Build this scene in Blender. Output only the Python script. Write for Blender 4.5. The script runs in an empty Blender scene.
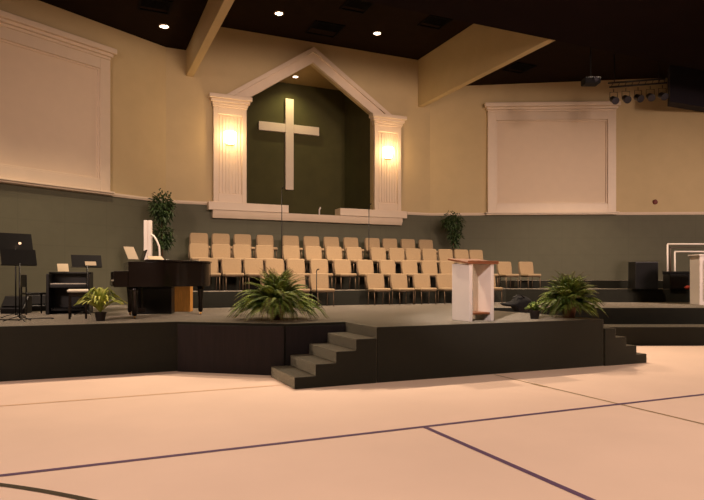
import bpy, bmesh, math, random
from mathutils import Vector, Matrix
random.seed(7)
C = bpy.context.scene.collection
PI = math.pi

# ---------------------------------------------------------------- camera, world, lights, exposure
YAW = math.atan(267.4 / 603)
cam_d = bpy.data.cameras.new('camera')
cam = bpy.data.objects.new('camera', cam_d); C.objects.link(cam)
cam_d.sensor_width = 36; cam_d.lens = 603 / 704 * 36
cam_d.shift_y = 28 / 704; cam_d.clip_end = 200
cam.location = (0, 0, 1.65); cam.rotation_euler = (PI / 2, 0, -YAW)
bpy.context.scene.camera = cam

vs = bpy.context.scene.view_settings
vs.view_transform = 'Standard'; vs.look = 'None'; vs.gamma = 1; vs.use_curve_mapping = False
vs.exposure = 0.2

w = bpy.data.worlds.new('world'); bpy.context.scene.world = w; w.use_nodes = True
w.node_tree.nodes['Background'].inputs[0].default_value = (1, .75, .5, 1)
w.node_tree.nodes['Background'].inputs[1].default_value = .02

def lamp(kind, loc, power, col, name, rot=(0, 0, 0), **k):
    d = bpy.data.lights.new(name, kind); d.energy = power; d.color = col
    for a, b in k.items(): setattr(d, a, b)
    o = bpy.data.objects.new(name, d); C.objects.link(o); o.location = loc; o.rotation_euler = rot
    return o
def aim(o, p):
    o.rotation_euler = (Vector(p) - o.location).to_track_quat('-Z', 'Y').to_euler()
# hall ceiling downlights over the open floor
HALL = (1, .76, .60)
for i, (x, y) in enumerate([(-5, 1), (1, 1), (7, 1), (13, 1), (-5, 5.5), (0.5, 5.5), (6.5, 4.2), (13, 5), (19, 4)]):
    lamp('AREA', (x, y, 7.8), 84, HALL, 'hall_downlight', shape='DISK', size=.8, spread=math.radians(110))
# house wash lights hung in the hall ceiling, aimed at the platform and the lower walls
for p, q, e, a in [((-6, 3, 6.4), (-2.5, 16.5, 2.0), 2500, 70), ((4, 1.5, 6.4), (5.0, 19, 4.4), 2900, 60), ((10, 1.5, 6.4), (10.5, 19, 4.4), 3100, 62), ((17, 1.5, 6.2), (19.0, 15.3, 1.2), 4300, 68)]:
    aim(lamp('SPOT', p, e, (1, .72, .60), 'house_wash_light', spot_size=math.radians(a), spot_blend=1, shadow_soft_size=.9), q)
aim(lamp('SPOT', (-4, -1, 7.2), 4200, (1, .80, .74), 'lectern_fill_light', spot_size=math.radians(12), spot_blend=1, shadow_soft_size=.15), (6.4, 9.1, 1.5))  # added narrow fill with no known fixture, brightens the lectern's left panel
# downlights over the platform
for x, y, p in [(-3, 13.2, 700), (1.4, 14, 1100), (5.0, 13.8, 2200), (9.0, 13.8, 2200), (14, 13.0, 1300)]:
    lamp('SPOT', (x, y, 8.6), p, (1, .75, .52), 'platform_downlight', spot_size=math.radians(100), spot_blend=.6, shadow_soft_size=.15)
# niche spotlight washing the cross
sp = lamp('SPOT', (7.0, 20.85, 8.9), 110, (1, .86, .42), 'niche_spotlight', spot_size=math.radians(110), spot_blend=1, shadow_soft_size=.05)
aim(sp, (7.0, 21.7, 6.6))

# ---------------------------------------------------------------- helpers
def lin(c):
    return tuple(((v / 255) / 12.92 if v / 255 <= .04045 else ((v / 255 + .055) / 1.055) ** 2.4) for v in c)
def mat(name, rgb, rough=.6, noise=0, nscale=8, bump=0, bscale=60, metal=0, emit=0, sheen=0, spec=.5, rgb2=None, aniso=None):
    m = bpy.data.materials.new(name); m.use_nodes = True
    nt = m.node_tree; b = nt.nodes['Principled BSDF']
    c = lin(rgb)
    b.inputs['Base Color'].default_value = (*c, 1)
    b.inputs['Roughness'].default_value = rough; b.inputs['Metallic'].default_value = metal
    b.inputs['Specular IOR Level'].default_value = spec
    if sheen:
        b.inputs['Sheen Weight'].default_value = sheen; b.inputs['Sheen Roughness'].default_value = .35; b.inputs['Sheen Tint'].default_value = (1, .9, .68, 1)
    if emit:
        b.inputs['Emission Color'].default_value = (*c, 1); b.inputs['Emission Strength'].default_value = emit
    if noise or bump:
        tc = nt.nodes.new('ShaderNodeTexCoord')
        src = tc.outputs['Object']
        if aniso:
            mp = nt.nodes.new('ShaderNodeMapping'); mp.inputs['Scale'].default_value = aniso
            nt.links.new(src, mp.inputs[0]); src = mp.outputs[0]
    if noise:
        n = nt.nodes.new('ShaderNodeTexNoise'); n.inputs['Scale'].default_value = nscale; n.inputs['Detail'].default_value = 4
        nt.links.new(src, n.inputs['Vector'])
        r = nt.nodes.new('ShaderNodeValToRGB')
        if rgb2:
            r.color_ramp.elements[0].position = .38; r.color_ramp.elements[1].position = .62
            r.color_ramp.elements[0].color = (*c, 1); r.color_ramp.elements[1].color = (*lin(rgb2), 1)
        else:
            r.color_ramp.elements[0].position = .3; r.color_ramp.elements[1].position = .7
            r.color_ramp.elements[0].color = (*[v * (1 - noise) for v in c], 1)
            r.color_ramp.elements[1].color = (*[min(1, v * (1 + noise)) for v in c], 1)
        nt.links.new(n.outputs['Fac'], r.inputs[0]); nt.links.new(r.outputs[0], b.inputs['Base Color'])
    if bump:
        n = nt.nodes.new('ShaderNodeTexNoise'); n.inputs['Scale'].default_value = bscale
        nt.links.new(src, n.inputs['Vector'])
        bp = nt.nodes.new('ShaderNodeBump'); bp.inputs['Strength'].default_value = bump; bp.inputs['Distance'].default_value = .01
        nt.links.new(n.outputs['Fac'], bp.inputs['Height']); nt.links.new(bp.outputs[0], b.inputs['Normal'])
    return m
M = {}
M['wall'] = mat('cream_wall', (196, 174, 130), .8, .03, 2, .1, 90)
M['wains'] = mat('grey_green_wall', (94, 92, 73), .8, .04, 3, .1, 40)
M['trim'] = mat('white_trim', (222, 202, 176), .5, .02, 4)
M['screen'] = mat('screen_fabric', (222, 200, 172), .9, .015, 3)
M['floor'] = mat('peach_floor', (226, 197, 178), .75, .035, .8, .15, 120)
M['line_blue'] = mat('blue_line', (92, 66, 96), .6, .1, 12)
M['line_olive'] = mat('olive_line', (150, 122, 84), .6, .2, 6)
M['line_tan'] = mat('tan_line', (206, 164, 128), .7, .1, 6)
M['line_dark'] = mat('dark_line', (62, 52, 34), .6, .1, 10)
M['carpet'] = mat('dark_green_carpet', (24, 24, 14), .95, .12, 6, .5, 220, sheen=1.0)
M['deckcarpet'] = M['carpet']
M['panel'] = mat('dark_purple_panel', (28, 19, 22), .8, .25, 3, .3, 8, aniso=(6, 6, .4))
M['ceil'] = mat('dark_ceiling', (34, 22, 13), .95, .12, 3, .2, 30, spec=.08)
M['ceil_hall'] = mat('dark_hall_ceiling', (25, 14, 12), .95, .15, 1.2, .2, 30, spec=.05)
M['niche'] = mat('niche_green', (74, 70, 34), .9, .1, 2)
M['nicheceil'] = mat('niche_cream', (190, 160, 110), .85, .03, 3)
M['fabric'] = mat('tan_fabric', (152, 129, 99), .95, .06, 26, .35, 240, sheen=.2)
M['frame'] = mat('bronze_frame', (120, 98, 76), .45, .05, 8, metal=.4)
M['black'] = mat('satin_black', (13, 11, 11), .4, .1, 6)
M['piano'] = mat('piano_lacquer', (26, 19, 16), .22, .1, 3)
M['blackfab'] = mat('black_fabric', (13, 12, 14), .95, .15, 10, .4, 60)
M['metal'] = mat('grey_metal', (110, 108, 106), .35, .04, 8, metal=.8)
M['brass'] = mat('brass', (190, 140, 70), .35, .04, 8, metal=.9)
M['white'] = mat('white_paint', (238, 226, 216), .5, .02, 4)
M['wood'] = mat('red_wood', (138, 84, 52), .5, .18, 5, .1, 20, aniso=(1, 8, 8))
M['tanwood'] = mat('tan_wood', (228, 160, 80), .55, .12, 5, .1, 20, aniso=(8, 8, 1))
M['ivory'] = mat('ivory', (228, 218, 200), .4, .02, 4)
M['paper'] = mat('paper', (186, 168, 142), .8, .02, 6)
M['leaf'] = mat('fern_leaf', (66, 100, 28), .6, 1, 7, rgb2=(160, 178, 84))
M['leafdark'] = mat('tree_leaf', (30, 50, 20), .6, 1, 9, rgb2=(62, 84, 38))
M['leafyellow'] = mat('palm_leaf', (120, 140, 44), .6, 1, 9, rgb2=(190, 190, 88))
M['stem'] = mat('stem', (92, 68, 42), .8, .2, 14)
M['pot'] = mat('dark_pot', (40, 32, 28), .5, .1, 8)
M['claypot'] = mat('clay_pot', (130, 84, 60), .7, .1, 8)
M['lamp'] = mat('lamp_glow', (255, 226, 180), .5, emit=14)
M['downlamp'] = mat('downlight_glow', (255, 232, 205), .5, emit=14)
M['red'] = mat('red_cloth', (176, 60, 40), .8, .1, 12)
M['maroon'] = mat('maroon_plastic', (110, 40, 28), .6, .05, 9)
M['vent'] = mat('vent_metal', (13, 9, 7), .9, .1, 6, spec=.1)
M['bulk'] = mat('dark_purple_bulkhead', (20, 12, 24), .9, .1, 2)
M['lens'] = mat('lens_glass', (26, 22, 34), .45, .1, 8)
# wainscot: faint panel joints
def add_joints(m, w, h):
    nt = m.node_tree; b = nt.nodes['Principled BSDF']
    src = b.inputs['Base Color'].links[0].from_socket
    tc = nt.nodes.new('ShaderNodeTexCoord'); sx = nt.nodes.new('ShaderNodeSeparateXYZ'); nt.links.new(tc.outputs['Object'], sx.inputs[0])
    def line(out, per):
        d = nt.nodes.new('ShaderNodeMath'); d.operation = 'DIVIDE'; d.inputs[1].default_value = per; nt.links.new(out, d.inputs[0])
        f = nt.nodes.new('ShaderNodeMath'); f.operation = 'FRACT'; nt.links.new(d.outputs[0], f.inputs[0])
        g = nt.nodes.new('ShaderNodeMath'); g.operation = 'LESS_THAN'; g.inputs[1].default_value = .03 / per; nt.links.new(f.outputs[0], g.inputs[0])
        return g.outputs[0]
    a = line(sx.outputs['X'], w); c = line(sx.outputs['Z'], h)
    mx = nt.nodes.new('ShaderNodeMath'); mx.operation = 'MAXIMUM'; nt.links.new(a, mx.inputs[0]); nt.links.new(c, mx.inputs[1])
    sc = nt.nodes.new('ShaderNodeMath'); sc.operation = 'MULTIPLY'; sc.inputs[1].default_value = .1; nt.links.new(mx.outputs[0], sc.inputs[0])
    mix = nt.nodes.new('ShaderNodeMixRGB'); mix.inputs[2].default_value = (.03, .03, .02, 1)
    nt.links.new(sc.outputs[0], mix.inputs[0]); nt.links.new(src, mix.inputs[1]); nt.links.new(mix.outputs[0], b.inputs['Base Color'])
add_joints(M['wains'], 1.2, .62)

def obj(name, bm, m, parent=None, smooth=False, bevel=0, seg=2, loc=(0, 0, 0), rot=(0, 0, 0)):
    bmesh.ops.recalc_face_normals(bm, faces=bm.faces)
    me = bpy.data.meshes.new(name); bm.to_mesh(me); bm.free()
    o = bpy.data.objects.new(name, me); C.objects.link(o)
    for x in (m if isinstance(m, (list, tuple)) else [m]): me.materials.append(x)
    o.location = loc; o.rotation_euler = rot
    if parent: o.parent = parent
    if smooth:
        for p in me.polygons: p.use_smooth = True
    if bevel:
        b = o.modifiers.new('bevel', 'BEVEL'); b.width = bevel; b.segments = seg; b.limit_method = 'ANGLE'; b.angle_limit = .6
        for p in me.polygons: p.use_smooth = True
        wn = o.modifiers.new('wn', 'WEIGHTED_NORMAL')
    return o
def box(bm, x0, x1, y0, y1, z0, z1, mi=0, T=None):
    vs_ = [bm.verts.new(p) for p in [(x0, y0, z0), (x1, y0, z0), (x1, y1, z0), (x0, y1, z0), (x0, y0, z1), (x1, y0, z1), (x1, y1, z1), (x0, y1, z1)]]
    if T:
        for v in vs_: v.co = T @ v.co
    for f in [(0, 3, 2, 1), (4, 5, 6, 7), (0, 1, 5, 4), (1, 2, 6, 5), (2, 3, 7, 6), (3, 0, 4, 7)]:
        bm.faces.new([vs_[i] for i in f]).material_index = mi
def BX(*boxes):
    bm = bmesh.new()
    for b in boxes: box(bm, *b)
    return bm
def prism(bm, pts, z0, z1, mi=0, T=None):
    """vertical prism over a simple 2d outline (may be concave)"""
    a = [bm.verts.new((p[0], p[1], z0)) for p in pts]; b = [bm.verts.new((p[0], p[1], z1)) for p in pts]
    if T:
        for v in a + b: v.co = T @ v.co
    n = len(pts)
    bm.faces.new(a[::-1]).material_index = mi; bm.faces.new(b).material_index = mi
    for i in range(n): bm.faces.new([a[i], a[(i + 1) % n], b[(i + 1) % n], b[i]]).material_index = mi
XZ = Matrix(((1, 0, 0, 0), (0, 0, 1, 0), (0, 1, 0, 0), (0, 0, 0, 1)))     # (x, y, z) -> (x, z, y): prism over an x-z outline
def prism_xz(bm, pts, y0, y1, mi=0): prism(bm, pts, y0, y1, mi, XZ)
def tube(bm, pts, r, n=8, caps=True):
    pts = [Vector(p) for p in pts]; rings = []
    rs = r if isinstance(r, (list, tuple)) else [r] * len(pts)
    ref = None
    for i, p in enumerate(pts):
        t = (pts[min(i + 1, len(pts) - 1)] - pts[max(i - 1, 0)]).normalized()
        if ref is None: ref = Vector((0, 0, 1)) if abs(t.z) < .9 else Vector((1, 0, 0))
        u = t.cross(ref).normalized(); v = t.cross(u).normalized(); ref = -v if False else ref
        rings.append([bm.verts.new(p + (u * math.cos(2 * PI * k / n) + v * math.sin(2 * PI * k / n)) * rs[i]) for k in range(n)])
    for a, b in zip(rings, rings[1:]):
        for k in range(n): bm.faces.new([a[k], a[(k + 1) % n], b[(k + 1) % n], b[k]])
    if caps: bm.faces.new(rings[0][::-1]); bm.faces.new(rings[-1])
def lathe(bm, prof, n=24, c=(0, 0)):
    rings = [[bm.verts.new((c[0] + r * math.cos(2 * PI * k / n), c[1] + r * math.sin(2 * PI * k / n), z)) for k in range(n)] for r, z in prof]
    for a, b in zip(rings, rings[1:]):
        for k in range(n): bm.faces.new([a[k], a[(k + 1) % n], b[(k + 1) % n], b[k]])
    bm.faces.new(rings[0][::-1]); bm.faces.new(rings[-1])
def sweep_x(bm, prof, x0, x1, mi=0):
    """profile in (y, z) swept along x"""
    a = [bm.verts.new((x0, p[0], p[1])) for p in prof]; b = [bm.verts.new((x1, p[0], p[1])) for p in prof]
    n = len(prof); bm.faces.new(a).material_index = mi; bm.faces.new(b[::-1]).material_index = mi
    for i in range(n): bm.faces.new([a[i], b[i], b[(i + 1) % n], a[(i + 1) % n]]).material_index = mi
def tag(o, label=None, cat=None, group=None, kind=None):
    if label: o['label'] = label
    if cat: o['category'] = cat
    if group: o['group'] = group
    if kind: o['kind'] = kind
    return o
def thing(name, label, cat, loc=(0, 0, 0), rz=0, group=None):
    o = bpy.data.objects.new(name, None); C.objects.link(o); o.empty_display_size = .1
    o.location = loc; o.rotation_euler = (0, 0, rz)
    return tag(o, label, cat, group)
def dup(root, loc, rz=None, label=None, group=None):
    r = root.copy(); C.objects.link(r); r.location = loc
    if rz is not None: r.rotation_euler = (0, 0, rz)
    tag(r, label, None, group)
    for ch in list(root.children):
        c = ch.copy(); C.objects.link(c); c.parent = r
        for g in ch.children:
            d = g.copy(); C.objects.link(d); d.parent = c
    return r
def struct(name, bm, m, **k): return tag(obj(name, bm, m, **k), kind='structure')

# ---------------------------------------------------------------- layout numbers
W = 19.2                       # centre wall
CL = Vector((2.28, W)); CR = Vector((11.67, W))
DL = (Vector((-1.87, 16.8)) - CL).normalized()      # direction of the left wall, away from the corner
DR = (Vector((18.52, 15.85)) - CR).normalized()     # direction of the right wall
aL = math.atan2(-DL.y, -DL.x); aR = math.atan2(DR.y, DR.x)
WZ = 3.97                      # top of the grey-green lower wall
SZ = .88                       # platform height
EL = CL + DL * 14; ER = CR + DR * 17

# ---------------------------------------------------------------- floor
bm = bmesh.new()
box(bm, -13, 29, -10, 22.5, -.1, 0, 0)
def strip(P, Q, wd, mi, z=.003):
    P = Vector(P); Q = Vector(Q); n = (Q - P).normalized(); n = Vector((-n.y, n.x)) * wd / 2
    f = bm.faces.new([bm.verts.new((*q, z)) for q in (P - n, Q - n, Q + n, P + n)]); f.material_index = mi
strip((-11, 5.785), (26, 5.785), .065, 1, .004)
strip((3.44, 5.785), (3.44, -8), .065, 1)
strip((6.39, 8.42), (6.39, -8), .04, 2, .003)
strip((6.385, 7.45), (6.385, 7.15), .075, 2, .0045)
strip((-11, 8.93), (3.6, 8.93), .05, 3)
cx, cy, rr = -4.57, .98, 6.03
arc = [(cx + rr * math.cos(a), cy + rr * math.sin(a)) for a in [math.radians(12 + 2 * i) for i in range(75)]]
for p, q in zip(arc, arc[1:]): strip(p, q, .06, 4, .005)
struct('floor', bm, [M['floor'], M['line_blue'], M['line_olive'], M['line_tan'], M['line_dark']])

# ---------------------------------------------------------------- walls
def wall_local(name, P, ang, length, ztop, z2=None, t=.2):
    """wall whose room face lies on the line from P along ang; local x runs along it, +y is behind it"""
    bm = bmesh.new()
    box(bm, 0, length, 0, t, 0, WZ, 1)
    a = [(0, WZ), (length, WZ), (length, z2 if z2 else ztop), (0, ztop)]
    prism_xz(bm, a, 0, t, 0)
    return struct(name, bm, [M['wall'], M['wains']], loc=(P[0], P[1], 0), rot=(0, 0, ang))
wall_local('wall_left', EL, aL, 14, 8.75)
wall_local('wall_right', CR, aR, 17, 8.75, 9.3)
# centre wall with the niche opening
NX0, NX1, NZ0, NZS, NZA, NXC = 4.75, 9.31, 3.79, 7.42, 8.92, 7.03
bm = bmesh.new()
HX0, HX1 = CL.x, CR.x
box(bm, HX0, HX1, W, W + .2, 0, 3.6, 1)
box(bm, HX0, NX0, W, W + .2, 3.6, WZ, 1); box(bm, NX1, HX1, W, W + .2, 3.6, WZ, 1)
box(bm, NX0, NX1, W, W + .2, 3.6, NZ0, 0)
box(bm, HX0, NX0, W, W + .2, WZ, 9.7, 0); box(bm, NX1, HX1, W, W + .2, WZ, 9.7, 0)
prism_xz(bm, [(NX0, NZS), (NXC, NZA), (NXC, 9.7), (NX0, 9.7)], W, W + .2, 0)
prism_xz(bm, [(NXC, NZA), (NX1, NZS), (NX1, 9.7), (NXC, 9.7)], W, W + .2, 0)
struct('wall_back', bm, [M['wall'], M['wains']])
# niche behind it
bm = bmesh.new()
box(bm, NX0 - .15, NX1 + .15, 21.7, 21.85, 3.6, 9.1, 0)
box(bm, NX0 - .15, NX0, W + .2, 21.7, 3.6, 9.1, 0); box(bm, NX1, NX1 + .15, W + .2, 21.7, 3.6, 9.1, 0)
struct('wall_niche', bm, M['niche'])
struct('floor_niche', BX((NX0, NX1, W + .2, 21.7, 3.6, 3.7)), M['niche'])
struct('ceiling_niche', BX((NX0, NX1, W + .2, 21.7, 8.97, 9.1)), M['nicheceil'])
# unseen rest of the hall, closing the room
struct('wall_west', BX((-12.6, -12.4, -9, 12.5, 0, 8.2)), M['wall'])
struct('wall_east', BX((27.4, 27.6, -9, 12, 0, 9.4)), M['wall'])
struct('wall_front', BX((-12.6, 27.6, -9.2, -9, 0, 8.2)), M['wall'])

# chair-rail trims
def rail(name, P, ang, length):
    bm = bmesh.new(); sweep_x(bm, [(0, WZ - .02), (-.03, WZ - .02), (-.05, WZ + .03), (-.03, WZ + .08), (0, WZ + .08)], 0, length)
    struct(name, bm, M['trim'], loc=(P[0], P[1], 0), rot=(0, 0, ang))
rail('trim_1', EL, aL, 14); rail('trim_2', CR, aR, 17)
rail('trim_3', (HX0, W), 0, 1.26); rail('trim_4', (10.7, W), 0, HX1 - 10.7)

# ceilings
BY = 12.33
bm = bmesh.new()
box(bm, 2.98, 11.27, BY, W + .2, 9.63, 9.75)
prism(bm, [(-12.6, BY), (2.98, BY), (2.98, W + .3), (2.2, W + .3), (-10.2, 12.1), (-12.6, 12.1)], 8.72, 8.84)
v = [bm.verts.new(p) for p in [(11.27, BY, 8.69), (27.6, BY, 9.19), (27.6, W + .3, 9.19), (11.27, W + .3, 8.69), (11.27, BY, 8.8), (27.6, BY, 9.3), (27.6, W + .3, 9.3), (11.27, W + .3, 8.8)]]
for f in [(0, 3, 2, 1), (4, 5, 6, 7), (0, 1, 5, 4), (1, 2, 6, 5), (2, 3, 7, 6), (3, 0, 4, 7)]: bm.faces.new([v[i] for i in f])
struct('ceiling_platform', bm, M['ceil'])
struct('ceiling_hall', BX((-12.6, 27.6, -9.2, BY - .2, 7.9, 8.05), (-12.6, 27.6, BY - .2, BY, 7.9, 9.75)), M['ceil_hall'])
# beams
for x0, x1, lab, tz in ((2.88, 3.1, 'cream ceiling beam running forward from left of the gabled niche', 9.63), (11.15, 11.37, 'cream ceiling beam running forward from right of the gabled niche', 9.63)):
    bm = bmesh.new(); box(bm, x0, x1, BY, W, 7.92, tz)
    tag(obj('ceiling_beam', bm, M['wall'], bevel=.01), lab, 'beam', 'ceiling beams either side of the niche')
# dark bulkhead at the right
r1 = Vector((18.19, 14.36)); back = r1.normalized()
q1 = r1 + back * .02; q2 = r1 + back * 1.6
bm = bmesh.new(); prism(bm, [(r1.x, r1.y), (21.3, 14.36), (20.4, 14.8), (r1.x + back.x * .56, 14.8)], 7.65, 9.0)
struct('ceiling_bulkhead', bm, M['bulk'])

# ---------------------------------------------------------------- platform
def nrm(d): # point on a line at view depth d parallel to the right wall
    return None
Fv = Vector((math.sin(YAW), math.cos(YAW)))
def Y_at(X, d): return (d - Fv.x * X) / Fv.y
rwx, rwy = ER.x - .05, ER.y - .05
st = thing('stage_platform', 'dark green carpeted platform raised above the peach floor', 'platform', (4, 12, 0))
def loc4(bm):
    bmesh.ops.translate(bm, verts=bm.verts, vec=(-4, -12, 0)); return bm
def clipR(X): return CR.y + (X - CR.x) * DR.y / DR.x - .01
def clipL(X): return CL.y + (X - CL.x) * DL.y / DL.x - .01
bm = bmesh.new()
outline = [(-9.4, 11.07), (1.49, 11.02), (3.1, 9.76), (4.2, 9.76), (4.2, 8.5), (8.9, 8.43), (8.9, Y_at(8.9, 15.6)), (22, Y_at(22, 15.6)), (22, clipR(22)), (CR.x, W - .01), (CL.x, W - .01), (-9.4, clipL(-9.4))]
prism(bm, outline, 0, SZ)
obj('deck', loc4(bm), M['carpet'], st, bevel=.015)
P1, P2 = Vector((1.52, 10.98)), Vector((3.08, 9.75)); dn = (P2 - P1).normalized(); nn = Vector((dn.y, -dn.x)) * .03
bm = bmesh.new(); prism(bm, [P1 + nn * .3, P2 + nn * .3, P2 + nn, P1 + nn], .005, SZ - .05)
box(bm, 3.1, 4.195, 9.73, 9.757, .005, SZ - .05)
tag(obj('front_panel', loc4(bm), M['panel'], st), 'dark purple-brown panel on the angled face')
# stairs
bm = bmesh.new()
o_ = [(4.195, 0), (2.84, 0)]
for i in range(4): o_ += [(2.84 + .335 * i, .176 * (i + 1)), (2.84 + .335 * (i + 1) if i < 3 else 4.195, .176 * (i + 1))]
prism_xz(bm, o_, 8.5, 9.725)
o = tag(obj('stage_stairs', bm, M['carpet'], bevel=.012), 'four carpeted dark green steps at the left side of the thrust platform', 'stairs', 'side stairs of the platform')
bm = bmesh.new()
o_ = [(8.905, 0), (10.0, 0)]
for i in range(4): o_ += [(10.0 - .272 * i, .176 * (i + 1)), (10.0 - .272 * (i + 1) if i < 3 else 8.905, .176 * (i + 1))]
prism_xz(bm, o_, 8.4, 9.6)
tag(obj('stage_stairs', bm, M['carpet'], bevel=.012), 'carpeted dark green steps at the right side of the thrust platform', 'stairs', 'side stairs of the platform')
# wide low step of the right wing
bm = bmesh.new(); prism(bm, [(8.91, Y_at(8.91, 14.7)), (22, Y_at(22, 14.7)), (22, Y_at(22, 15.59)), (8.91, Y_at(8.91, 15.59))], 0, .455)
tag(obj('platform_step', bm, M['carpet'], bevel=.012), 'long low carpeted step in front of the right wing, behind the right stairs', 'step')
# choir tiers
T1, T2, T3, T4 = 1.30, 1.57, 1.74, 2.12
X2 = 12.3
def Yr(X, d): return Y_at(X, d)
bm = bmesh.new()
prism(bm, [(2.5, 15.62), (X2, 15.62), (X2 + .2, Yr(X2 + .2, 19.05)), (21.5, Yr(21.5, 19.05)), (21.5, clipR(21.5) - .03), (CR.x, W - .04), (2.5, W - .04)], SZ + .001, T1)
tag(obj('choir_riser', bm, M['carpet'], bevel=.012), 'lowest carpeted choir riser, directly behind the front row of chairs', 'riser', 'choir risers')
bm = bmesh.new()
prism(bm, [(13.3, Yr(13.3, 20.3)), (21, Yr(21, 20.3)), (21, clipR(21) - .06), (13.3, clipR(13.3) - .06)], T1 + .001, T2)
tag(obj('choir_riser', bm, M['carpet'], bevel=.012), 'low carpeted riser along the right wall, behind the black speaker', 'riser', 'choir risers')
bm = bmesh.new()
prism(bm, [(2.55, 16.75), (13.0, 16.75), (13.0, clipR(13.0) - .06), (CR.x, W - .06), (2.55, W - .06)], T1 + .001, T3)
tag(obj('choir_riser', bm, M['carpet'], bevel=.012), 'middle carpeted choir riser carrying the third row of chairs', 'riser', 'choir risers')
bm = bmesh.new()
prism(bm, [(2.6, 17.8), (12.4, 17.8), (12.4, clipR(12.4) - .08), (CR.x, W - .08), (2.6, W - .08)], T3 + .001, T4)
tag(obj('choir_riser', bm, M['carpet'], bevel=.012), 'top carpeted choir riser under the niche carrying the back row', 'riser', 'choir risers')

# ---------------------------------------------------------------- niche surround
ns = thing('niche_surround', 'white gabled surround of two pilasters, raking trim and ledge framing the niche', 'surround', (7.03, W, 3.5))
def L(bm): bmesh.ops.translate(bm, verts=bm.verts, vec=(-7.03, -W, -3.5)); return bm
for s, xa in ((-1, 4.22), (1, 9.84)):
    bm = bmesh.new()
    x0, x1 = xa - .53, xa + .53
    if s < 0: x1 = NX0 - .0
    else: x0 = NX1 + .0
    box(bm, x0 + .03, x1 - .03, W - .10, W - .001, 4.04, 7.04)
    for (a, b, c, d) in ((x0, x0 + .15, 4.04, 7.04), (x1 - .15, x1, 4.04, 7.04), (x0 + .15, x1 - .15, 4.04, 4.3), (x0 + .15, x1 - .15, 6.82, 7.04)):
        box(bm, a, b, W - .17, W - .099, c, d)
    # fluting of the inset panel
    n = 7; wd = (x1 - x0 - .34) / n
    for k in range(n): box(bm, x0 + .17 + wd * k + .02, x0 + .17 + wd * (k + 1) - .02, W - .125, W - .099, 4.34, 6.78)
    col = obj('pilaster', L(bm), M['trim'], ns, bevel=.012)
    bm = bmesh.new()
    box(bm, x0 - .02, x1 + .02, W - .2, W - .001, 7.04, 7.10)
    for i, (e, z0, z1) in enumerate([(.04, 7.10, 7.18), (.09, 7.18, 7.28), (.15, 7.28, 7.41)]):
        box(bm, x0 - e, x1 + e, W - .19 - e, W - .001, z0, z1)
    obj('capital', L(bm), M['trim'], col, bevel=.015)
ko, ki = .665, .665
for s in (-1, 1):
    bm = bmesh.new()
    zo, zi = 9.40, 8.90
    ox = (zo - 7.415) / ko; ix = (zi - 7.415) / ki
    prism_xz(bm, [(7.03, zi), (7.03 + s * ix, 7.415), (7.03 + s * ox, 7.415), (7.03, zo)], W - .14, W - .001)
    ox2 = (zo - .05 - 7.415) / ko; m = .16
    prism_xz(bm, [(7.03, zo - m), (7.03 + s * (ox - m / ko), 7.415), (7.03 + s * ox, 7.415), (7.03, zo)], W - .21, W - .139)
    obj('raking_trim', L(bm), M['trim'], ns)
bm = bmesh.new()
sweep_x(bm, [(W - .001, 3.54), (W - .16, 3.54), (W - .18, 3.6), (W - .22, 3.66), (W - .24, 3.78), (W - .001, 3.78)], 3.66, 10.4)
box(bm, 3.52, 6.12, W - .29, W - .001, 3.782, 4.035); box(bm, 7.95, 10.55, W - .29, W - .001, 3.782, 4.035)
box(bm, 4.78, 6.12, W, W + .2, 3.8, 4.035); box(bm, 7.95, 9.29, W, W + .2, 3.8, 4.035)
obj('ledge', L(bm), M['trim'], ns, bevel=.012)
# cross
bm = bmesh.new()
box(bm, -.16, .16, -.13, 0, 0, 3.4); box(bm, -1.18, -.161, -.13, 0, 2.13, 2.45); box(bm, .161, 1.18, -.13, 0, 2.13, 2.45)
tag(obj('wall_cross', bm, M['trim'], loc=(7.01, 21.68, 4.95), bevel=.01), 'large plain cream cross mounted on the dark green niche wall', 'cross')
bm = bmesh.new(); tube(bm, [(0, 0, 0), (0, 0, .2), (.02, -.06, .24)], .025, 8); lathe(bm, [(.055, 0), (.055, .03), (.02, .05)], 12)
tag(obj('water_spout', bm, M['white'], loc=(7.45, 19.6, 3.70), smooth=True), 'small pale upright fitting on the niche ledge, right of the cross', 'spout')
bpy.data.objects['water_spout'].scale = (1, 1, 1.6)

# niche ceiling lamp
def downlight(name, loc, label, r=.11, group=None, glow='downlamp', cat='ceiling light'):
    t = thing(name, label, cat, loc, group=group)
    bm = bmesh.new(); n = 24
    prof = [(r + .035, 0), (r + .035, -.018), (r, -.022), (r, -.004)]
    rings = [[bm.verts.new((a * math.cos(2 * PI * k / n), a * math.sin(2 * PI * k / n), z)) for k in range(n)] for a, z in prof]
    for a, b in zip(rings, rings[1:]):
        for k in range(n): bm.faces.new([a[k], a[(k + 1) % n], b[(k + 1) % n], b[k]])
    obj('trim_ring', bm, M['trim'], t, smooth=True)
    bm = bmesh.new(); bmesh.ops.create_circle(bm, cap_ends=True, segments=24, radius=r); bmesh.ops.translate(bm, verts=bm.verts, vec=(0, 0, -.012))
    obj('lens', bm, M[glow], t)
    return t
downlight('niche_light', (7.0, 20.85, 8.968), 'small bright recessed light in the niche ceiling above the cross', .09)
g = 'recessed lights in the dark ceiling'
downlight('recessed_light', (2.04, 17.6, 8.718), 'recessed light left of the left ceiling beam', group=g)
downlight('recessed_light', (5.35, 17.49, 9.628), 'recessed light in the middle bay, nearer the left ceiling beam', group=g)
downlight('recessed_light', (8.71, 17.62, 9.628), 'recessed light in the middle bay, nearer the right ceiling beam', group=g)
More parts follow.
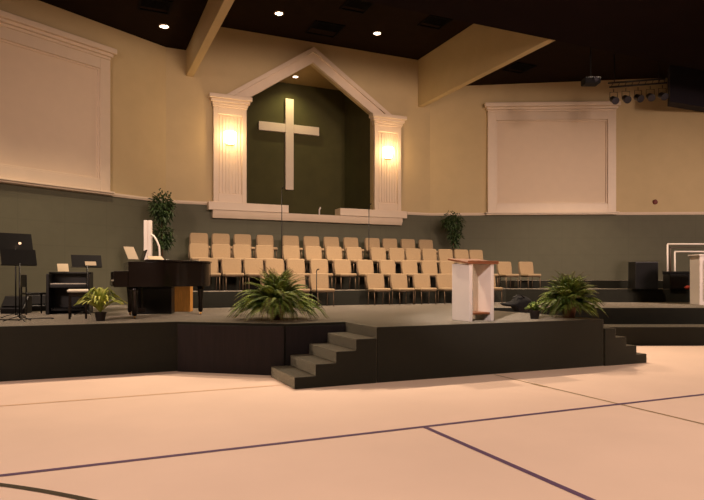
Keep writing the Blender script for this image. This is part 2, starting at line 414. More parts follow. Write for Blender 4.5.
# vents
def vent(loc, label, w=.62):
    t = thing('ceiling_vent', label, 'vent', loc, group='dark ceiling vents')
    h = w / 2
    obj('vent_frame', BX((-h, h, -h, -h + .05, -.03, 0), (-h, h, h - .05, h, -.03, 0), (-h, -h + .05, -h + .05, h - .05, -.03, 0), (h - .05, h, -h + .05, h - .05, -.03, 0)), M['vent'], t)
    bm = bmesh.new()
    for i in range(7): box(bm, -h + .05, h - .05, -h + .07 + i * .075, -h + .1 + i * .075, -.03, -.002)
    obj('vent_slats', bm, M['vent'], t)
vent((7.04, 18.0, 9.628), 'dark square ceiling vent near the wall just above the gable peak', 1.0)
vent((7.28, 16.05, 9.628), 'dark square ceiling vent in the middle bay, closest to the top edge', .8)
vent((9.98, 16.13, 9.628), 'dark square ceiling vent just left of the right ceiling beam', .8)
vent((1.67, 16.34, 8.718), 'dark square ceiling vent above the left recessed light', .8)
vent((13.4, 16.3, 8.74), 'dark square ceiling vent just right of the right ceiling beam', .8)

# sconces
def sconce(x, label):
    t = thing('wall_sconce', label, 'wall lamp', (x, W - .128, 6.07), group='lit sconces on the pilasters')
    obj('back_plate', BX((-.12, .12, -.02, 0, -.22, .22)), M['brass'], t, bevel=.008)
    bm = bmesh.new(); n = 12; R = .17
    rings = []
    for z, r in ((-.17, .6), (-.12, .85), (0, 1), (.12, 1.02), (.2, 1.05)):
        rings.append([bm.verts.new((R * r * math.cos(PI * k / n), -.02 - R * r * math.sin(PI * k / n), z)) for k in range(n + 1)])
    for a, b in zip(rings, rings[1:]):
        for k in range(n): bm.faces.new([a[k], a[k + 1], b[k + 1], b[k]])
    bm.faces.new(rings[0]); bm.faces.new(rings[-1])
    obj('lamp_shade', bm, M['lamp'], t, smooth=False)
    lamp('POINT', (x, W - .55, 6.1), 30, (1, .64, .30), 'sconce_bulb', shadow_soft_size=.12)
sconce(4.22, 'glowing sconce on the left pilaster of the niche')
sconce(9.85, 'glowing sconce on the right pilaster of the niche')

# ---------------------------------------------------------------- wall screens
def wall_screen(P, ang, L_, label):
    t = thing('wall_screen', label, 'projection screen', (P[0], P[1], 0), ang, 'large white framed wall screens')
    z0, z1, fw = 4.06, 7.72, .3
    bm = bmesh.new()
    for a, b, c, d in ((0, fw, z0, z1), (L_ - fw, L_, z0, z1), (fw, L_ - fw, z1 - fw, z1), (fw, L_ - fw, z0, z0 + fw)):
        box(bm, a, b, -.12, -.002, c, d)
    s = .05
    for a, b, c, d in ((fw, fw + s, z0 + fw, z1 - fw), (L_ - fw - s, L_ - fw, z0 + fw, z1 - fw), (fw + s, L_ - fw - s, z1 - fw - s, z1 - fw), (fw + s, L_ - fw - s, z0 + fw, z0 + fw + s)):
        box(bm, a, b, -.075, -.002, c, d)
    obj('frame', bm, M['trim'], t, bevel=.012)
    obj('screen_surface', BX((fw + s, L_ - fw - s, -.035, -.002, z0 + fw + s, z1 - fw - s)), M['screen'], t)
    bm = bmesh.new()
    for e, a, b in ((0, z1, z1 + .08), (.05, z1 + .08, z1 + .17), (.12, z1 + .17, z1 + .32)): box(bm, -e, L_ + e, -.15 - e, -.002, a, b)
    obj('cornice', bm, M['trim'], t, bevel=.018)
    bm = bmesh.new(); box(bm, -.09, L_ + .09, -.2, -.052, z0 - .05, z0 - .001); box(bm, -.05, L_ + .05, -.15, -.052, z0 - .10, z0 - .051)
    obj('sill', bm, M['trim'], t, bevel=.01)
sR = (Vector((13.55, 18.28)) - CR).length; eR = (Vector((17.71, 16.24)) - CR).length
wall_screen(CR + DR * sR, aR, eR - sR, 'white framed wall screen right of the niche, seen whole')
sL = (Vector((.6, 18.23)) - CL).length
wall_screen(CL + DL * (sL + eR - sR), aL, eR - sR, 'white framed wall screen left of the niche, cut by the photo edge')
bm = bmesh.new(); lathe(bm, [(.09, 0), (.09, .03), (.07, .06), (.03, .07)], 20)
p = CR + DR * ((Vector((19.0, 15.61)) - CR).length)
tag(obj('wall_alarm', bm, M['maroon'], loc=(p.x, p.y, 4.42), rot=(PI / 2, 0, aR)), 'small round maroon fitting low on the cream wall, right of the screen', 'alarm')

# ---------------------------------------------------------------- choir chairs
def rounded(bm, x0, x1, y0, y1, z0, z1): box(bm, x0, x1, y0, y1, z0, z1)
def make_chair():
    t = thing('choir_chair', 'x', 'chair')
    bm = bmesh.new(); box(bm, -.26, .26, -.25, .2, .40, .485)
    obj('seat', bm, M['fabric'], t, bevel=.032, seg=3)
    bm = bmesh.new()
    T = Matrix.Translation((0, .21, .47)) @ Matrix.Rotation(math.radians(-9), 4, 'X')
    pts = [(-.25, 0), (.25, 0), (.268, .22), (.262, .40), (.225, .43), (-.225, .43), (-.262, .40), (-.268, .22)]
    prism(bm, pts, -.03, .035, 0, T @ XZ)
    obj('backrest', bm, M['fabric'], t, bevel=.022, seg=3)
    for s in (-1, 1):
        bm = bmesh.new(); tube(bm, [(s * .225, -.2, .41), (s * .225, -.225, .004)], .013, 8); obj('leg', bm, M['frame'], t, smooth=True)
        bm = bmesh.new(); tube(bm, [(s * .225, .2, .43), (s * .225, .25, .004)], .013, 8); obj('leg', bm, M['frame'], t, smooth=True)
    bm = bmesh.new()
    tube(bm, [(-.225, -.2, .392), (.225, -.2, .392)], .012, 8); tube(bm, [(-.225, .2, .392), (.225, .2, .392)], .012, 8)
    for s in (-1, 1): tube(bm, [(s * .225, -.2, .392), (s * .225, .2, .392)], .012, 8)
    obj('seat_frame', bm, M['frame'], t, smooth=True)
    bm = bmesh.new()
    half = [(.272, .2, .40), (.28, .245, .56), (.272, .295, .82), (.24, .315, .885)]
    tube(bm, [(-a, b, c) for a, b, c in half] + [(a, b, c) for a, b, c in half[::-1]], .011, 8)
    obj('back_frame', bm, M['frame'], t, smooth=True)
    return t
chair = make_chair()
ORD = ['first', 'second', 'third', 'fourth', 'fifth', 'sixth', 'seventh', 'eighth', 'ninth', 'tenth', 'eleventh', 'twelfth', 'thirteenth', 'fourteenth', 'fifteenth', 'sixteenth']
ROWS = [
 (SZ, 15.18, 'front row', [4.50, 5.17, 5.87, 7.56, 8.33, 9.07, 9.86, 10.64, 11.42]),
 (T1, 16.25, 'second row', [3.05, 3.68, 4.30, 4.92, 5.56, 6.26, 7.00, 7.76, 8.52, 9.26, 9.98, 10.66, 11.36, 12.07, 12.80, 13.5]),
 (T3, 17.30, 'third row', [2.98, 3.62, 4.25, 4.92, 5.76, 6.48, 7.16, 7.86, 8.70, 9.36, 9.98, 10.62, 11.26, 11.9, 12.52]),
 (T4, 18.35, 'back row', [3.17, 3.83, 4.52, 5.24, 6.08, 6.80, 7.50, 8.22, 9.00, 9.66, 10.40, 11.10]),
]
first = True
for z, y, rn, xs in ROWS:
    for i, x in enumerate(xs):
        lab = 'tan padded choir chair, %s from the left in the %s' % (ORD[i], rn)
        if x > 12.4 and rn == 'second row': yy = y - (x - 12.4) * .35
        else: yy = y
        rz = random.uniform(-.05, .05) + (.0 if x < 9 else -.08)
        if first:
            chair.location = (x, yy, z); chair.rotation_euler = (0, 0, rz); tag(chair, lab, None, 'choir chairs in the ' + rn); first = False
        else: dup(chair, (x, yy, z), rz, lab, 'choir chairs in the ' + rn)

# ---------------------------------------------------------------- lectern
LX, LY = 6.23, 8.87
t = thing('lectern', 'white open lectern with slanted reddish wooden top, near the platform front edge', 'lectern', (LX, LY, SZ))
obj('side_panel', BX((-.03, .035, 0, .56, 0, 1.03)), M['white'], t, bevel=.006)
obj('side_panel', BX((.43, .495, 0, .56, 0, 1.03)), M['white'], t, bevel=.006)
bm = bmesh.new(); Tm = Matrix.Translation((.232, .28, 1.075)) @ Matrix.Rotation(math.radians(7), 4, 'X')
box(bm, -.32, .34, -.32, .33, -.018, .016, 0, Tm); box(bm, -.32, .34, -.32, -.3, .017, .04, 0, Tm)
tag(obj('slanted_top', bm, M['wood'], t, bevel=.006), 'reddish brown wooden top')
tag(obj('shelf', BX((.036, .429, .03, .53, .12, .155)), M['wood'], t, bevel=.004), 'reddish brown wooden shelf')
# black bag
t = thing('duffel_bag', 'black cloth bag slumped on the platform right of the lectern', 'bag', (9.15, 11.25, SZ), -.3)
bm = bmesh.new(); bmesh.ops.create_uvsphere(bm, u_segments=24, v_segments=14, radius=1)
for v in bm.verts:
    c = v.co; h = .36 * (1 if c.x > -.1 else .62)
    k = 1 + .07 * math.sin(c.x * 7 + c.z * 5) + .05 * math.sin(c.y * 9 + c.x * 4)
    v.co = Vector((c.x * .36 * k, c.y * .22 * k, max(0, .16 + c.z * (h - .16) * k)))
obj('bag_body', bm, M['blackfab'], t, smooth=True)
bm = bmesh.new(); tube(bm, [(-.12 + .3 * i / 8, -.1 - .02 * math.sin(PI * i / 8), .3 + .08 * math.sin(PI * i / 8)) for i in range(9)], .014, 6); obj('handle', bm, M['black'], t, smooth=True)

# ---------------------------------------------------------------- plants
def leaf(bm, p, d, l, wd, up=Vector((0, 0, 1)), droop=.25):
    d = d.normalized(); s = d.cross(up)
    if s.length < .01: s = Vector((1, 0, 0))
    s.normalize(); n = s.cross(d)
    m = p + d * l * .5 + n * l * .06; e = p + d * l - Vector((0, 0, droop * l))
    a = bm.verts.new(p); b = bm.verts.new(m + s * wd / 2); c = bm.verts.new(e); f = bm.verts.new(m - s * wd / 2)
    bm.faces.new([a, b, c, f])
def make_pot(t, r, h, m):
    bm = bmesh.new(); lathe(bm, [(r * .72, 0), (r * .95, h * .85), (r * 1.03, h * .86), (r * 1.03, h), (r * .9, h), (r * .88, h * .93)], 24)
    return obj('pot', bm, m, t, smooth=False)
def fern(name, loc, label, R, H, nf=70, leafm='leaf', pot=(.15, .22), seed=1, ll=.085):
    rnd = random.Random(seed)
    t = thing(name, label, 'plant', loc)
    make_pot(t, pot[0], pot[1], M['claypot'])
    bm = bmesh.new(); st = bmesh.new()
    for i in range(nf):
        a = 2 * PI * (i / nf) * 7.3 + rnd.uniform(-.2, .2)
        th = math.radians(4 + 84 * rnd.random() ** .9); a += rnd.uniform(-.3, .3); dirv = Vector((math.cos(a), math.sin(a), 0)); up = Vector((0, 0, 1))
        Lf = ((R * math.cos(th)) ** 2 + ((H - pot[1] * .8) * math.sin(th)) ** 2) ** .5 * rnd.uniform(.72, 1.08)
        p0 = up * pot[1] * .9 + dirv * .04; p1 = p0 + (dirv * math.cos(th + .25) + up * math.sin(th + .25)) * Lf * .5
        p2 = p0 + (dirv * math.cos(th) + up * math.sin(th)) * Lf * .85; p3 = p0 + (dirv * math.cos(th - .22) + up * math.sin(th - .22)) * Lf * 1.02
        p3 -= up * .42 * Lf * math.cos(th) ** 2; p2 -= up * .12 * Lf * math.cos(th) ** 2
        p3.z = max(.03, p3.z); p2.z = max(.06, p2.z); pts = []
        N = 20
        for k in range(N + 1):
            u = k / N; pts.append(p0 * (1 - u) ** 3 + p1 * 3 * u * (1 - u) ** 2 + p2 * 3 * u * u * (1 - u) + p3 * u ** 3)
        tube(st, pts[::4], .004, 4)
        for k in range(3, N + 1):
            u = k / N; tn = (pts[k] - pts[k - 1]).normalized(); side = tn.cross(Vector((0, 0, 1))).normalized()
            l = ll * math.sin(PI * min(1, .25 + u * .72)) * rnd.uniform(.85, 1.2)
            for s in (-1, 1):
                leaf(bm, pts[k], (side * s + tn * .45), l, l * .4, droop=.2)
    obj('fronds', bm, M[leafm], t)
    obj('stems', st, M['stem'], t)
    return t
fern('boston_fern', (3.25, 10.75, SZ), 'bushy green fern in a clay pot on the platform left of the side stairs', .86, .92, 260, seed=3, ll=.11)
fern('boston_fern', (8.6, 9.0, SZ), 'bushy green fern in a clay pot at the right corner of the thrust platform', .60, .88, 210, seed=5, ll=.105)
# smaller plant beside it
def small_plant(name, loc, label, R, H, n, lm, pm, seed, lw=.035, cat='plant'):
    rnd = random.Random(seed); t = thing(name, label, cat, loc); ph = .16
    make_pot(t, .1, ph, M[pm]); bm = bmesh.new()
    for i in range(n):
        a = rnd.uniform(0, 2 * PI); el = rnd.uniform(.1, 1); d = Vector((math.cos(a), math.sin(a), 0))
        out = R * (1 - .6 * el); top = H * (.5 + .5 * el); prev = None; w0 = lw
        N = 8
        sd = d.cross(Vector((0, 0, 1)))
        for k in range(N + 1):
            u = k / N; c = d * out * u + Vector((0, 0, ph + (top - ph) * math.sin(PI * min(1, u * .72)) * (1 - .15 * u)))
            ww = w0 * math.sin(PI * (.08 + .9 * u)) ** .7
            row = [bm.verts.new(c - sd * ww), bm.verts.new(c + Vector((0, 0, -.012))), bm.verts.new(c + sd * ww)]
            if prev:
                bm.faces.new([prev[0], prev[1], row[1], row[0]]); bm.faces.new([prev[1], prev[2], row[2], row[1]])
            prev = row
    obj('leaves', bm, M[lm], t); return t
small_plant('potted_plant', (7.74, 8.98, SZ), 'small light green plant in a black pot beside the right fern', .22, .36, 34, 'leaf', 'pot', 4)
small_plant('potted_palm', (.26, 11.72, SZ), 'yellow-green arching palm in a dark pot before the piano keyboard', .52, .66, 60, 'leafyellow', 'pot', 9, .022)
# leafy trees
def tree(name, loc, label, blobs, base, seed):
    rnd = random.Random(seed); t = thing(name, label, 'tree', loc)
    make_pot(t, .2, .3, M['pot'])
    bm = bmesh.new(); top = blobs[0][2]
    tube(bm, [(0, 0, .28), (.02, 0, top * .4), (-.015, .01, top * .75), (0, 0, top)], [.028, .024, .02, .012], 8); obj('trunk', bm, M['stem'], t, smooth=True)
    bm = bmesh.new()
    for (cx_, cy_, cz_, rx, rz_, n) in blobs:
        for i in range(n):
            while True:
                q = Vector((rnd.uniform(-1, 1), rnd.uniform(-1, 1), rnd.uniform(-1, 1)))
                if q.length < 1: break
            q = q * (.6 + .5 * rnd.random())
            p = Vector((cx_ + q.x * rx, cy_ + q.y * rx, cz_ + q.z * rz_))
            d = (q + Vector((rnd.uniform(-.6, .6), rnd.uniform(-.6, .6), rnd.uniform(-.7, .4))))
            leaf(bm, p, d, rnd.uniform(.09, .15), .05)
    obj('foliage', bm, M['leafdark'], t)
tree('ficus_tree', (2.0, 17.75, SZ), 'tall dark leafy tree behind the piano, near the left wall corner', [(0, 0, 2.75, .36, .48, 900), (.03, 0, 1.95, .28, .42, 520)], 0, 2)
tree('ficus_tree', (12.05, 18.25, T4), 'dark leafy plant against the wall behind the right end of the choir chairs', [(-.02, 0, 1.55, .40, .33, 620), (.06, 0, 1.12, .26, .34, 330), (.08, 0, .8, .14, .2, 90)], 0, 6)

# ---------------------------------------------------------------- piano
t = thing('grand_piano', 'dark brown-black grand piano with closed lid on the left side of the platform', 'piano', (.74, 12.65, SZ))
out = [(x * .88, y) for x, y in [(0, -.74), (.5, -.74), (.85, -.66), (1.12, -.44), (1.35, -.24), (1.62, -.12), (1.84, .06), (1.95, .3), (1.94, .52), (1.8, .7), (1.6, .74), (0, .74)]]
bm = bmesh.new(); prism(bm, out[:], .60, 1.08)
bmesh.ops.delete(bm, geom=[], context='VERTS')
obj('case', bm, M['piano'], t, bevel=.012)
bm = bmesh.new(); prism(bm, [(x * 1.0 + (.0 if x > .1 else .3) + (.02 if x > 1 else 0), y * 1.02) for x, y in out], 1.082, 1.12)
obj('lid', bm, M['piano'], t, bevel=.008)
bm = bmesh.new(); box(bm, -.25, -.002, -.74, -.66, .60, .9); box(bm, -.25, -.002, .66, .74, .60, .9); box(bm, -.27, -.002, -.66, .66, .62, .71)
obj('key_bed', bm, M['piano'], t, bevel=.01)
bm = bmesh.new()
for k in range(52): box(bm, -.24, -.05, -.63 + k * .0242, -.63 + k * .0242 + .0225, .712, .735)
kb = obj('white_keys', bm, M['ivory'], t)
bm = bmesh.new()
for k in range(51):
    if k % 7 not in (2, 6): box(bm, -.17, -.05, -.63 + k * .0242 + .016, -.63 + k * .0242 + .031, .736, .748)
obj('black_keys', bm, M['black'], t)
for (x, y) in ((.12, -.6), (.12, .6), (1.5, .3)):
    bm = bmesh.new(); lathe(bm, [(.035, .06), (.05, .1), (.045, .3), (.065, .52), (.075, .62)], 16, (x, y)); lg = obj('leg', bm, M['piano'], t, smooth=True)
    bm = bmesh.new(); tube(bm, [(x - .015, y, .032), (x + .015, y, .032)], .03, 12); box(bm, x - .02, x + .02, y - .01, y + .01, .03, .075); obj('caster', bm, M['brass'], lg)
bm = bmesh.new()
for s in (-.09, .09): tube(bm, [(.3, s, .62), (.3, s * .8, .18)], .014, 8)
box(bm, .2, .36, -.12, .12, .1, .18)
ly = obj('pedal_lyre', bm, M['piano'], t)
bm = bmesh.new()
for s in (-.06, 0, .06): box(bm, .1, .2, s - .012, s + .012, .09, .105)
obj('pedals', bm, M['brass'], ly)
bm = bmesh.new(); Tm = Matrix.Translation((.3, 0, 1.125)) @ Matrix.Rotation(math.radians(18), 4, 'Y'); box(bm, -.012, .012, -.36, .36, 0, .2, 0, Tm)
obj('music_desk', bm, M['piano'], t, bevel=.005)
# sheets on the piano
def sheet(loc, label, rx, rz, w=.22, h=.3):
    bm = bmesh.new(); box(bm, -w / 2, w / 2, -.003, .003, 0, h); box(bm, -w / 2 + .01, w / 2 - .02, .0035, .006, .01, h - .01)
    tag(obj('sheet_music', bm, M['paper'], loc=loc, rot=(rx, 0, rz)), label, 'paper', 'papers on and by the piano')
sheet((.86, 12.3, SZ + 1.13), 'open white sheet leaning up at the left end of the piano lid', math.radians(-35), .5)
sheet((1.35, 12.8, SZ + 1.135), 'small pale sheet lying low on the piano lid, left of the white post', math.radians(-68), .2, .3, .22)
t = thing('storage_case', 'black storage case on the floor beneath the middle of the piano', 'case', (1.42, 13.7, SZ), -.3)
obj('body', BX((-.42, .36, -.2, .2, 0, .56)), M['black'], t, bevel=.015)
obj('lid', BX((-.43, .37, -.21, .21, .562, .6)), M['black'], t, bevel=.01)
# bench
t = thing('piano_bench', 'dark bench with pale padded top at the piano keyboard', 'bench', (-.1, 12.75, SZ))
tag(obj('seat', BX((-.2, .17, -.38, .38, .5, .55)), M['ivory'], t, bevel=.02), 'pale padded seat')
obj('apron', BX((-.17, .14, -.35, .35, .42, .498)), M['piano'], t, bevel=.006)
for sx in (-.155, .125):
    for sy in (-.33, .33): obj('leg', BX((sx - .02, sx + .02, sy - .02, sy + .02, 0, .42)), M['piano'], t, bevel=.004)
# organ console
t = thing('organ_console', 'black electronic organ console left of the piano bench', 'organ', (-.28, 14.35, SZ), math.radians(-8))
obj('case', BX((-.42, -.36, -.3, .3, 0, .86), (.36, .42, -.3, .3, 0, .86), (-.359, .359, .2, .28, .001, .86), (-.359, .359, -.28, .199, .56, .64), (-.42, .42, -.02, .3, .861, .9)), M['black'], t, bevel=.01)
bm = bmesh.new()
for k in range(30): box(bm, -.345 + k * .0229, -.345 + k * .0229 + .021, -.25, -.1, .641, .66)
obj('keys', bm, M['ivory'], t)
bm = bmesh.new(); box(bm, -.345, .345, -.2, .19, .08, .12)
for k in range(12): box(bm, -.33 + k * .058, -.31 + k * .058, -.24, .1, .121, .14)
obj('pedal_board', bm, M['black'], t)
sheet((-.42, 14.5, SZ + .91), 'tan paper lying on the black organ console', math.radians(-55), .1)
# music stands
def music_stand(loc, rz, label, h, w, dh, tilt=-18, group=None):
    t = thing('music_stand', label, 'music stand', loc, rz, group)
    bm = bmesh.new(); tube(bm, [(0, 0, .06), (0, 0, h)], .014, 8); obj('pole', bm, M['black'], t, smooth=True)
    bm = bmesh.new()
    for k in range(3):
        a = 2 * PI * k / 3 + .5; tube(bm, [(0, 0, .1), (.13 * math.cos(a), .13 * math.sin(a), .06), (.26 * math.cos(a), .26 * math.sin(a), .012)], .009, 6)
    obj('tripod_foot', bm, M['black'], t, smooth=True)
    bm = bmesh.new(); Tm = Matrix.Translation((0, 0, h)) @ Matrix.Rotation(math.radians(tilt), 4, 'X')
    box(bm, -w / 2, w / 2, -.006, .006, -.02, dh, 0, Tm); box(bm, -w / 2, w / 2, .0065, .05, -.02, -.005, 0, Tm)
    obj('desk', bm, M['black'], t)
    return t
gms = 'black music stands on the platform'
music_stand((-1.05, 12.12, SZ), .42, 'black music stand in front at the far left of the platform', 1.02, .58, .27, group=gms)
ms = music_stand((-1.2, 13.1, SZ), .42, 'taller black music stand at the left photo edge with a small lamp', 1.33, .62, .31, group=gms)
bm = bmesh.new(); lathe(bm, [(.024, 0), (.02, .03), (.01, .045)], 12)
o = obj('clip_lamp', bm, mat('clip_lamp_glow', (255, 210, 170), .5, emit=1.0), loc=(-1.13, 13.07, SZ + 1.43), rot=(PI / 2, 0, .4)); tag(o, 'tiny lit clip lamp on the taller music stand at far left', 'lamp')
music_stand((.05, 13.72, SZ), .3, 'wide black music stand above the organ, left of the piano', 1.02, .6, .24, group=gms)
sheet((.12, 13.60, SZ + 1.03), 'white sheet on the ledge of the wide music stand by the piano', math.radians(-25), .3, .22, .09)
# black chair left of organ
t = thing('side_chair', 'dark chair just left of the organ console', 'chair', (-.98, 14.5, SZ), PI * .6)
obj('seat', BX((-.21, .21, -.21, .21, .42, .46)), M['black'], t, bevel=.01)
obj('backrest', BX((-.2, .2, .19, .215, .58, .84)), M['black'], t, bevel=.01)
for sx in (-.19, .19):
    obj('leg', BX((sx - .013, sx + .013, -.2, -.174, 0, .42)), M['black'], t); obj('leg', BX((sx - .013, sx + .013, .19, .215, 0, .58), ), M['black'], t)
# wedges
def wedge(loc, rz, label, w=.5, g='black stage monitors at the far left'):
    t = thing('stage_monitor', label, 'speaker', loc, rz, g)
    bm = bmesh.new(); pts = [(-.2, 0), (.2, 0), (.22, .12), (-.02, .38), (-.2, .38)]
    sweep_x(bm, pts, -w / 2, w / 2); obj('cabinet', bm, M['black'], t, bevel=.02)
    bm = bmesh.new(); T_ = Matrix.Translation((0, .105, .255)) @ Matrix.Rotation(math.radians(-42.7), 4, 'X'); box(bm, -w / 2 + .03, w / 2 - .03, -.14, .14, .005, .014, 0, T_); obj('grille', bm, M['blackfab'], t)
wedge((-1.36, 15.0, SZ), PI - .3, 'rounded black stage monitor at the far left, behind the music stand pole', .5)
wedge((-.98, 16.0, SZ), PI + .25, 'black stage monitor further back, left of the organ', .45)
# cable coils on the deck
bm = bmesh.new(); rnd = random.Random(4)
pts = []
for i in range(60):
    a = i * .35; pts.append((-2.3 + i * .03 + .12 * math.cos(a), 12.6 + .15 * math.sin(a * .8) + .1 * math.sin(i * .13), SZ + .012))
tube(bm, pts, .011, 6)
tag(obj('audio_cable', bm, M['black'], smooth=True), 'black audio cable looping over the platform floor at the left', 'cable')
# wood box behind piano
t = thing('wooden_box', 'light tan wooden pedestal box under the tail end of the piano', 'box', (2.08, 14.3, SZ), math.radians(-20))
obj('body', BX((-.19, .19, -.16, .16, 0, .66)), M['tanwood'], t, bevel=.006)
obj('top_board', BX((-.2, .2, -.17, .17, .661, .685)), M['tanwood'], t, bevel=.005)
# white post with rail behind piano
t = thing('white_handrail', 'white post with a short curved handrail behind the piano', 'handrail', (1.45, 15.75, SZ), -.3)
obj('post', BX((-.1, -.02, -.07, .05, 0, 2.2), (-.019, .005, -.05, .03, 0, 2.16), (.006, .085, -.07, .05, 0, 2.2)), M['white'], t, bevel=.006)
bm = bmesh.new(); tube(bm, [(.08, -.06, 1.85), (.15, -.06, 1.80), (.22, -.06, 1.68), (.27, -.06, 1.55), (.28, -.06, 1.4), (.28, -.06, 0)], .024, 8)
obj('curved_rail', bm, M['white'], t, smooth=True)
# tall choir microphone stands
def mic(loc, h, label):
    t = thing('microphone_stand', label, 'microphone stand', loc, group='tall choir microphone stands')
    bm = bmesh.new(); tube(bm, [(0, 0, .01), (0, 0, h)], .013, 8); obj('pole', bm, M['black'], t, smooth=True)
    bm = bmesh.new(); lathe(bm, [(.13, 0), (.13, .015), (.03, .03)], 20); obj('base', bm, M['black'], t)
    bm = bmesh.new(); tube(bm, [(0, 0, h), (.0, -.03, h + .03), (0, -.16, h + .05)], [.01, .016, .018], 8); obj('microphone', bm, M['black'], t, smooth=True)
mic((5.38, 17.3, T3), 2.55, 'tall thin microphone stand in the left chair gap, below the cross')
mic((8.26, 17.3, T3), 2.2, 'tall thin microphone stand in the chair gap left of the right pilaster')
mic((5.52, 15.62 - .9, SZ), .95, 'short thin microphone stand before the front row, behind the left fern')

# ---------------------------------------------------------------- right wing things
al = math.atan2(-.4434 * 1, 1) # direction square to the view depth
t = thing('loudspeaker', 'tall black loudspeaker cabinet on the riser by the right wall', 'speaker', (16.13, 13.69, T1), al)
obj('cabinet', BX((-.36, .36, -.25, .25, 0, .86)), M['black'], t, bevel=.015)
obj('grille', BX((-.33, .33, -.265, -.251, .03, .83)), M['blackfab'], t)
t = thing('equipment_case', 'flat black equipment case on the riser right of the loudspeaker', 'case', (17.35, 13.35, T1), al)
obj('case_body', BX((-.42, .42, -.22, .22, 0, .46)), M['black'], t, bevel=.015)
obj('case_lid', BX((-.43, .43, -.23, .23, .462, .56)), M['blackfab'], t, bevel=.012)
bm = bmesh.new(); bmesh.ops.create_icosphere(bm, subdivisions=3, radius=1)
for v in bm.verts:
    c = v.co; v.co = Vector((c.x * .16, c.y * .1, max(0, .05 + c.z * .07 * (1 + .3 * math.sin(c.x * 8)))))
tag(obj('red_cloth', bm, M['red'], loc=(17.1, 12.8, T1), rot=(0, 0, al), smooth=True), 'small crumpled red cloth before the flat black case on the riser', 'cloth')
# nested white rail frame
t = thing('white_railing', 'white double-railed handrail frame at the far right, behind the white panel', 'railing', (17.9, 13.88, T1), al)
bm = bmesh.new()
for x0, zt in ((-.3, 1.47), (-.06, 1.22)):
    tube(bm, [(x0, 0, 0), (x0, 0, zt), ], .028, 8); tube(bm, [(x0, 0, zt), (1.0, 0, zt + .0), (1.25, 0, zt - .22)], .028, 8)
bmesh.ops.delete(bm, geom=[], context='VERTS')
obj('rail', bm, M['white'], t, smooth=True)
bm = bmesh.new(); tube(bm, [(-.18, .05, 0), (-.18, .05, 1.36), (1.1, .05, 1.36)], .035, 8)
tag(obj('inner_rail', bm, mat('brown_rail', (80, 62, 48), .5, .1, 8), t, smooth=True), 'brown middle rail')
# white panelled half wall
t = thing('white_pulpit_panel', 'white panelled half-height stand cut by the right edge of the photo', 'stand', (16.03, 11.7, SZ), al)
obj('body', BX((0, 1.3, 0, .5, 0, 1.40)), M['white'], t, bevel=.008)
obj('cap', BX((-.04, 1.34, -.04, .54, 1.401, 1.45)), M['white'], t, bevel=.01)
obj('moulding', BX((.1, .14, -.022, -.001, .12, 1.26), (1.16, 1.2, -.022, -.001, .12, 1.26), (.141, 1.159, -.022, -.001, .12, .16), (.141, 1.159, -.022, -.001, 1.22, 1.26)), M['ivory'], t, bevel=.005)
# small black box on side steps
t = thing('floor_box', 'small black box sitting on the upper right side step', 'box', (9.05, 8.7, .705), 0)
obj('body', BX((-.07, .07, -.07, .07, 0, .11)), M['black'], t, bevel=.01); obj('lid', BX((-.075, .075, -.075, .075, .111, .13)), M['blackfab'], t, bevel=.004)

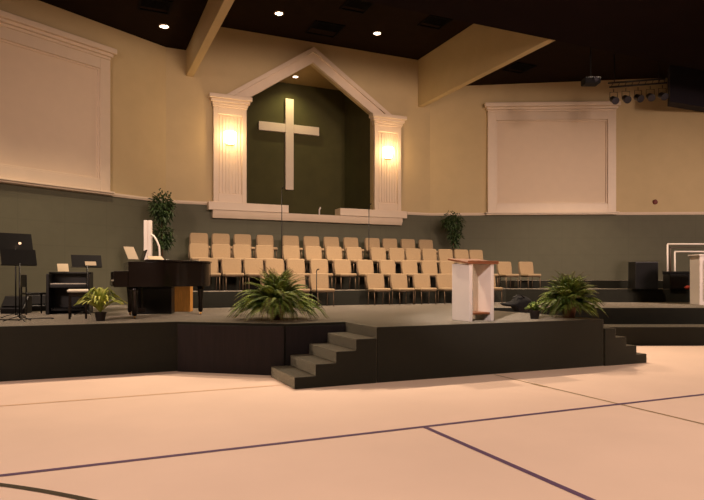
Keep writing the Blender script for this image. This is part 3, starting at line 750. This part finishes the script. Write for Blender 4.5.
# ---------------------------------------------------------------- projector and stage lights
t = thing('ceiling_projector', 'projector hanging on a pole from the dark ceiling above the right screen', 'projector', (13.08, 12.85, 7.23), -YAW)
obj('body', BX((-.22, .22, -.18, .18, -.12, .06)), M['blackfab'], t, bevel=.03)
bm = bmesh.new(); lathe(bm, [(.07, 0), (.07, .04), (.05, .05)], 16); lz = obj('lens', bm, M['lens'], t, loc=(.07, -.18, -.02), rot=(PI / 2, 0, 0))
bm = bmesh.new(); box(bm, -.09, .09, -.09, .09, .062, .1); tube(bm, [(0, 0, .1), (0, 0, 1.48)], .022, 8); obj('mount_pole', bm, M['black'], t)
ba = Vector((15.16, 14.06, 7.66)); bb = Vector((16.72, 13.37, 7.80)); ang = math.atan2(bb.y - ba.y, bb.x - ba.x); bl = (bb - ba).length
t = thing('lighting_bar', 'black lighting bar hung from the ceiling above the right screen corner', 'lighting bar', tuple(ba), ang)
bm = bmesh.new(); sl = (bb.z - ba.z) / bl
tube(bm, [(-.05, 0, 0), (bl + .05, 0, sl * bl)], .028, 8); obj('lower_tube', bm, M['black'], t, smooth=True)
bm = bmesh.new(); tube(bm, [(-.05, .1, .16), (bl + .05, .1, sl * bl + .16)], .028, 8); obj('upper_tube', bm, M['black'], t, smooth=True)
bm = bmesh.new()
for k in range(9):
    x = bl * k / 8; tube(bm, [(x, 0, sl * x), (min(bl, x + bl / 16), .1, sl * x + .16)], .01, 6)
obj('lacing', bm, M['black'], t)
bm = bmesh.new()
for x in (.15, bl - .15): tube(bm, [(x, .1, .16), (x, .1, 8.76 - ba.z)], .014, 6)
obj('hanger', bm, M['black'], t)
def spot(px, label, first=[None]):
    P = ba + (bb - ba) * px
    if first[0] is None:
        t = thing('stage_light', label, 'stage light', tuple(P - Vector((0, 0, .04))), ang, 'stage lights on the bar')
        bm = bmesh.new(); tube(bm, [(0, 0, -.03), (0, 0, -.12)], .012, 6); tube(bm, [(-.12, 0, -.35), (-.12, 0, -.13), (.12, 0, -.13), (.12, 0, -.35)], .011, 6); obj('yoke', bm, M['black'], t)
        bm = bmesh.new(); lathe(bm, [(.06, -.14), (.095, -.1), (.1, .06), (.115, .16), (.115, .17)], 20)
        obj('housing', bm, M['black'], t, loc=(0, 0, -.36), rot=(math.radians(118), 0, 0))
        bm = bmesh.new(); lathe(bm, [(.1, .171), (.1, .176), (.07, .18)], 20); obj('lens', bm, M['lens'], t, loc=(0, 0, -.36), rot=(math.radians(118), 0, 0))
        first[0] = t
    else: dup(first[0], tuple(P - Vector((0, 0, .04))), ang + random.uniform(-.25, .25), label)
for i, n in enumerate(('leftmost of the five', 'second from the left of the five', 'middle one of the five', 'fourth from the left of the five', 'rightmost of the five')):
    spot(.05 + .225 * i, 'black can stage light, %s on the bar' % n)
